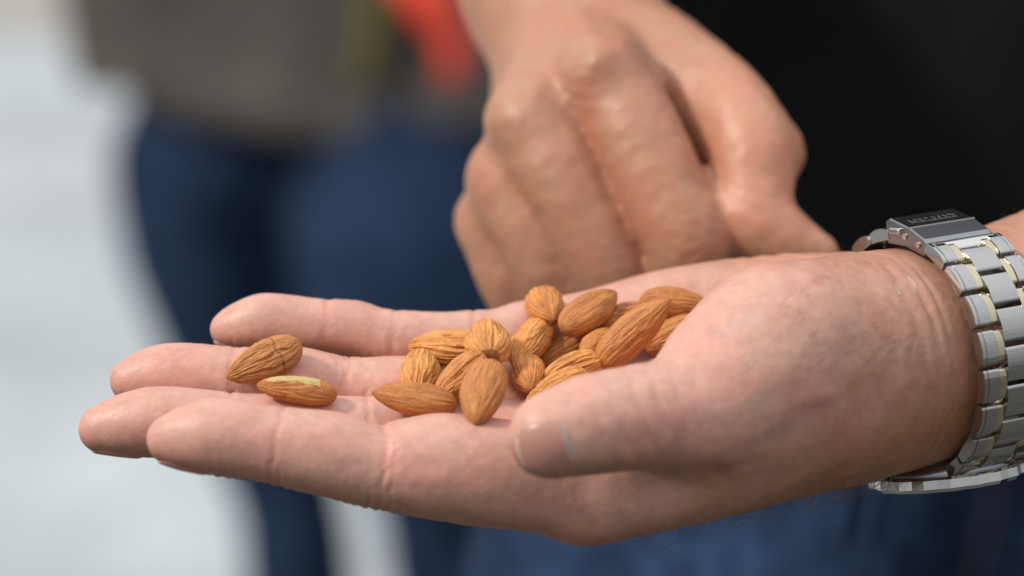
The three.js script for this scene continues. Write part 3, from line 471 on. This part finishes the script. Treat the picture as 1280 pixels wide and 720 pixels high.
  for (const [th, r, z] of [[77, 30.2, -0.15], [66.5, 29.8, -0.15]]) { const b = new THREE.CylinderGeometry(0.75 * m, 0.75 * m, 0.5 * m, 16); b.rotateX(Math.PI / 2); b.translate(...pol(th, r), z * m + 0.3 * m); onWrist(b); part('pin', b, polished, clasp); }
  { const b = new RoundedBoxGeometry(4.2 * m, 1.6 * m, 1.4 * m, 2, 0.5 * m); b.rotateZ((86 - 90) * deg); b.translate(...pol(84, 31.0), 0.1 * m); onWrist(b); part('button', b, polished, clasp); }
  { const b = pieceGeo(17.6, 4.4, 2.6); put('end_link', b, polished, 60 * deg, 10.5); }
  const font = await new FontLoader().loadAsync('fonts/droid/droid_sans_bold.typeface.json');
  const tg = new TextGeometry('CITIZEN', { font, size: 2.1 * m, depth: 0.12 * m, curveSegments: 4 }); tg.computeBoundingBox(); const bb = tg.boundingBox;
  tg.translate(-(bb.max.x + bb.min.x) / 2, -(bb.max.y + bb.min.y) / 2, 0); tg.scale(1.25, 1, 1);
  { const n = new THREE.Vector3(0.306, 0.952, 0), xd = new THREE.Vector3(0, 0, -1), yd = new THREE.Vector3(0.952, -0.306, 0); const q = new THREE.Matrix4().makeBasis(xd, yd, n).setPosition((4.6 + 0.306 * 0.33) * m, (32.3 + 0.952 * 0.33) * m, 10.4 * m); tg.applyMatrix4(q); tg.applyMatrix4(frame); part('lettering', tg, polished, clasp); }
  // head: case, bezel with bright facets, crystal, dial, lugs, crown
  const axis = (g, down) => { g.rotateX(Math.PI); g.translate(-1.5 * m, -down * m, 10 * m); return onWrist(g); };
  const lathe = (pts, n) => new THREE.LatheGeometry(pts.map(([r, y]) => new THREE.Vector2(r * m, y * m)), n);
  const kase = part('case', axis(lathe([[0, -1.6], [13, -1.6], [14.5, -0.8], [16.4, 0.8], [17.4, 2.2], [17.8, 3.2], [17.4, 3.8], [0, 3.8]], 64), 25.0), darkSteel, watch);
  { const g0 = lathe([[15.5, 3.4], [18.6, 3.4], [19.6, 3.9], [19.8, 6.0], [19.0, 6.9], [15.8, 7.4], [15.5, 6.8]], 38); const bp = g0.attributes.position; for (let i = 0; i < bp.count; i++) if (Math.round(Math.atan2(bp.getX(i), bp.getZ(i)) / (2 * Math.PI) * 38 + 38) % 2) bp.setXYZ(i, bp.getX(i) * 0.972, bp.getY(i), bp.getZ(i) * 0.972); const g = g0.toNonIndexed(); g.computeVertexNormals(); part('bezel', axis(g, 25.0), polished, watch); }
  part('dial', axis(lathe([[0, 4.2], [15.5, 4.2]], 48), 25.0), new THREE.MeshStandardMaterial({ name: 'dial black', color: new THREE.Color(0.015, 0.017, 0.02), roughness: 0.4 }), kase);
  part('crystal', axis(lathe([[0, 7.0], [15.4, 6.9], [15.4, 6.4], [0, 6.5]], 48), 25.0), new THREE.MeshPhysicalMaterial({ name: 'crystal', transmission: 1, roughness: 0.03, thickness: 0 }), watch);
  { const g = new THREE.CylinderGeometry(2.8 * m, 2.8 * m, 3.2 * m, 24); g.rotateX(Math.PI / 2); g.translate(-1.5 * m, -26.0 * m, -10.5 * m); onWrist(g); part('crown', g, polished, kase); }
}

// ---------------------------------------------------------------- almonds
const bowl = field(palm.slice(0, 4), [fIndex, fMiddle, fRing, fPinky], 9, 6);
const almondBump = dataTex(256, (u, v) => [0.5 + 0.5 * (tnA(u, v, 64) - 0.5) + 0.4 * (tnB(u, v, 20) - 0.5)]);
const almondMat = [[0.98, 0.94, 0.9], [1.14, 1.12, 1.0], [1.04, 1.06, 1.05], [1.26, 1.36, 1.32]].map(([r, g, b]) => new THREE.MeshPhysicalMaterial({ name: 'almond skin', vertexColors: true, color: new THREE.Color(r, g, b).multiplyScalar(0.9), roughness: 0.5, bumpMap: almondBump, bumpScale: 0.00018, specularIntensity: 0.9 }));
const prof = (t) => t < 0.42 ? Math.sqrt(Math.max(0, 1 - ((0.42 - t) / 0.42) ** 2.2)) : Math.pow(Math.max(0, 1 - Math.pow((t - 0.42) / 0.58, 2.0)), 0.80);
function almondGeo(seed, L, Wd, H, ridge, opt = {}) {
  const R = rng(seed), nu = 144, nt = 84, V = [], C = [], UVs = [], ix = [], bend = (R() - 0.5) * 0.10, keel = 0.25 + 0.35 * R(), s0 = seed * 7.13;
  for (let j = 0; j <= nt; j++) {
    const tt = j / nt, t = 0.5 - 0.5 * Math.cos(Math.PI * tt), p = Math.pow(prof(t), 0.9), ends = sstep(0, 0.10, t) * sstep(1, 0.90, t);
    for (let i = 0; i <= nu; i++) {
      const a = i / nu * 2 * Math.PI, ca = Math.cos(a), sa = Math.sin(a), sq = Math.pow(Math.abs(ca) ** 2.15 + Math.abs(sa) ** 2.15, -1 / 2.15);
      let w = Wd / 2 * p * sq * (1 + 0.03 * noise(t * 3, ca * 1.2 + s0, sa * 1.2)), h = H / 2 * Math.pow(p, 0.85) * sq * (1 + 0.05 * noise(t * 3.3, ca * 1.4, sa * 1.4 + s0));
      const wav = 1.5 * noise(t * 2.2 + s0, ca * 1.5, sa * 1.5) + 0.5 * noise(t * 6, ca * 3 + s0, sa * 3), fr = 6.8 + 2 * noise(s0, 1, 2);
      const gr1 = noise(ca * fr + wav, sa * fr + wav, t * 1.6 + s0), gr2 = noise(ca * fr * 2.2 - wav, sa * fr * 2.2 + wav, t * 3 + s0 * 2), lines = (1 - 2 * Math.abs(gr1)) * 0.65 + (1 - 2 * Math.abs(gr2)) * 0.35;
      const dd = ridge * (lines - 0.35) * ends * 0.42 - 0.05 * Math.abs(noise(t * 14, ca * 5, sa * 5 + s0)) + (Math.abs(ca) > 0.985 ? keel * 0.12 * ends : 0);
      const k = 1 + dd / Math.max(1.5, Math.hypot(w * ca, h * sa));
      V.push((t - 0.47) * L * 0.001, h * sa * k * 0.001, (w * ca * k + bend * L * (0.25 - (t - 0.5) ** 2) * 4 * 0.5) * 0.001);
      UVs.push(i / nu * 2.4, t * 2.0);
      let streak = noise(ca * 14 + wav * 1.4, sa * 14 - wav, t * 2.2 + s0 * 3), dust = fbm(t * 7 + s0, ca * 2.4, sa * 2.4, 3), grain = noise(t * 60, ca * 22, sa * 22 + s0);
      let r = 0.56, g = 0.212, b = 0.053; if (opt.crack) { r *= 0.97; g *= 1.02; b *= 1.1; } const q = 1 + (0.08 + 0.10 * ridge) * streak + 0.26 * dust + 0.16 * grain + 0.16 * ridge * (lines - 0.3);
      r *= q; g *= q * (1 + 0.06 * dust + 0.05 * lines); b *= q * (1 + 0.14 * lines);
      if (opt.pale && sa - 0.25 * ca > 0.86 + 0.09 * noise(t * 16, s0, ca * 3) && t > 0.22 && t < 0.86 + 0.05 * noise(a * 5, 1, 1)) { r = 0.68; g = 0.50; b = 0.22; }
      if (opt.dark && Math.abs(ca - 0.9) < 0.11 + 0.05 * noise(t * 6, 3, s0) && t > 0.12 && t < 0.8) { r *= 0.42; g *= 0.36; b *= 0.4; }
      if (opt.crack && Math.abs(t - 0.33 - 0.02 * noise(a * 2, 1, s0)) < 0.012) { r *= 0.45; g *= 0.4; b *= 0.4; }
      if (opt.scar && t < 0.035) { r *= 0.5; g *= 0.45; b *= 0.45; }
      if (opt.tipPale && t > 0.988) { r = 0.62; g = 0.40; b = 0.19; }
      C.push(r, g, b);
    }
  }
  const m = nu + 1; for (let j = 0; j < nt; j++) for (let i = 0; i < nu; i++) { const a = j * m + i; ix.push(a, a + 1, a + m, a + 1, a + m + 1, a + m); }
  const g = new THREE.BufferGeometry(); g.setAttribute('position', new THREE.Float32BufferAttribute(V, 3)); g.setAttribute('color', new THREE.Float32BufferAttribute(C, 3)); g.setAttribute('uv', new THREE.Float32BufferAttribute(UVs, 2)); g.setIndex(ix); g.computeVertexNormals();
  const N = g.attributes.normal; for (let j = 0; j <= nt; j++) { const a = j * m, b = a + nu, v = new THREE.Vector3(N.getX(a) + N.getX(b), N.getY(a) + N.getY(b), N.getZ(a) + N.getZ(b)).normalize(); N.setXYZ(a, v.x, v.y, v.z); N.setXYZ(b, v.x, v.y, v.z); }
  return g;
}
// label, pixel the middle shows at, length, width, thickness, heading of the tip, its tilt to the viewer, which way the flat side looks (0 up, 90 to the viewer), ridges, tone, marks
const nuts = [
  ['narrow almond at the back of the pile near the base of the thumb', 841, 380, 18.5, 9.5, 7.8, -4, -8, 45, 0.8, 0, {}],
  ['small ridged almond standing on end, topmost of the pile near the little finger', 683, 383, 17, 10.6, 9.2, -62, 66, 40, 1.0, 1, { tipPale: 1 }],
  ['deeply ridged almond half hidden behind the largest almond', 778, 402, 18, 10, 8, 196, 12, 50, 1.5, 0, {}],
  ['smooth brown almond at the back with its sharp tip pointing up towards the wrist', 735, 390, 20, 10.2, 8, 34, -32, 62, 0.55, 0, {}],
  ['almond mostly hidden between the largest almond and the base of the thumb', 840, 418, 17, 9, 7.5, 30, -10, 50, 0.8, 0, {}],
  ['yellowish ridged almond leaning with its tip down, below the topmost small almond', 663, 428, 18.5, 9.4, 8, 232, 42, 60, 1.35, 3, {}],
  ['rounded almond seen end on beside the largest almond', 750, 434, 17, 8.8, 9.4, 198, 58, 72, 0.6, 1, {}],
  ['brown almond with a dark seam along its side in the middle of the pile', 705, 434, 18, 10.2, 7.6, 210, 24, 30, 0.7, 0, { dark: 1 }],
  ['long pale ridged almond lying at the finger side of the pile under a round one', 562, 435, 20.5, 10, 8.4, 178, -8, 58, 1.1, 3, {}],
  ['largest almond, lying slanted beside the base of the thumb', 790, 419, 25, 10.4, 8.8, 43, 8, 72, 0.55, 0, {}],
  ['broad round almond with a dark scar on top of the finger side of the pile', 610, 427, 18, 12.2, 9.6, 96, -62, 36, 1.25, 3, { scar: 1 }],
  ['small plump almond seen end on in the middle front of the pile', 660, 468, 17, 9.6, 8.8, -78, 68, 35, 0.7, 1, { tipPale: 1 }],
  ['pale ridged almond peeking out just above the tip of the thumb', 716, 464, 17, 9.2, 8, 202, 14, 50, 1.3, 3, {}],
  ['pale almond almost covered by the tip of the thumb, frontmost of the pile', 699, 487, 18, 9.6, 7.6, 206, 10, 60, 1.1, 3, {}],
  ['short ridged almond standing behind the frontmost flat almond', 524, 468, 17.5, 10.2, 8.6, 262, 52, 38, 1.35, 3, {}],
  ['slender almond squeezed slanting between two others under the round one', 575, 474, 18.5, 9, 7.6, 226, 12, 60, 1.0, 1, {}],
  ['smooth almond with its tip pointing down at the palm, front middle of the pile', 606, 489, 19.5, 11.6, 8.4, 254, 38, 58, 0.6, 0, {}],
  ['flat smooth almond nearest the fingers, lying across the base of the index finger', 521, 499, 21, 10.4, 7.6, 171, 8, 38, 0.5, 0, {}],
  ['cracked almond lying apart across two fingers with a dark line round it', 333, 450, 20.5, 10.6, 8, 205, 14, 66, 1.1, 0, { crack: 1 }],
  ['almond lying apart on the fingers with its skin chipped off along the top', 374, 488, 19.8, 8.6, 7.2, 172.5, 4, 6, 0.6, 0, { pale: 1, tipPale: 1 }],
];
{
  const placed = [], tone = (i) => almondMat[i];
  const shell = []; for (let j = 1; j < 10; j++) for (let i = 0; i < 14; i++) { const t = j / 10, a = i / 14 * 2 * Math.PI; shell.push([t, Math.cos(a), Math.sin(a)]); }
  nuts.forEach(([label, px, py, L_, W_, H_, al, ta, psi, ridge, ton, opt], n) => {
    const L = L_ * 0.96, Wd = W_ * 0.89, H = H_ * 0.9, r = Math.PI / 180, a = new THREE.Vector3(Math.cos(al * r) * Math.cos(ta * r), Math.sin(al * r) * Math.cos(ta * r), Math.sin(ta * r)), nn = new THREE.Vector3(0, Math.cos(psi * r), Math.sin(psi * r)); nn.addScaledVector(a, -nn.dot(a)).normalize();
    const b = new THREE.Vector3().crossVectors(a, nn), dir = new THREE.Vector3(...P(px, py, 0)).sub(new THREE.Vector3(0, 0, 700)).normalize();
    const pts = shell.map(([t, c, s]) => { const p = Math.pow(prof(t), 0.9); return a.clone().multiplyScalar((t - 0.47) * L).addScaledVector(nn, H / 2 * p * s).addScaledVector(b, Wd / 2 * p * c); });
    let s = 760, C;
    const hits = () => {
      for (const p of pts) {
        const x = C.x + p.x, y = C.y + p.y, z = C.z + p.z; if (bowl(x, y, z) < -0.5) return true;
        for (const q of placed) { const dx = x - q.C.x, dy = y - q.C.y, dz = z - q.C.z, u = (dx * q.a.x + dy * q.a.y + dz * q.a.z) / (q.L * 0.5) , v = (dx * q.nn.x + dy * q.nn.y + dz * q.nn.z) / (q.H * 0.5), w = (dx * q.b.x + dy * q.b.y + dz * q.b.z) / (q.Wd * 0.5); if (u * u + v * v + w * w < 0.72) return true; }
      }
      return false;
    };
    // follow the line of sight down to the hand, then let the almond rest there
    let t0 = 600; for (let i = 0; i < 200 && t0 < 745; i++) { const d = bowl(dir.x * t0, dir.y * t0, 700 + dir.z * t0); if (d < 1) break; t0 += Math.max(0.3, d * 0.8); }
    s = t0 + 2; do { C = new THREE.Vector3(dir.x * s, dir.y * s, 700 + dir.z * s); s -= 0.35; } while (hits() && s > 630);
    placed.push({ C, a, nn, b, L, H, Wd });
    const o = part('almond', almondGeo(100 + n * 13, L, Wd, H, ridge, opt), tone(ton), null);
    o.position.copy(W3(C.x, C.y, C.z)); o.quaternion.setFromRotationMatrix(new THREE.Matrix4().makeBasis(toW(a), toW(nn), toW(b)));
    tag(o, label, 'almond', n < 18 ? 'almonds piled in the palm' : 'almonds on the fingers');
    
  });
}

renderer.render(scene, camera);
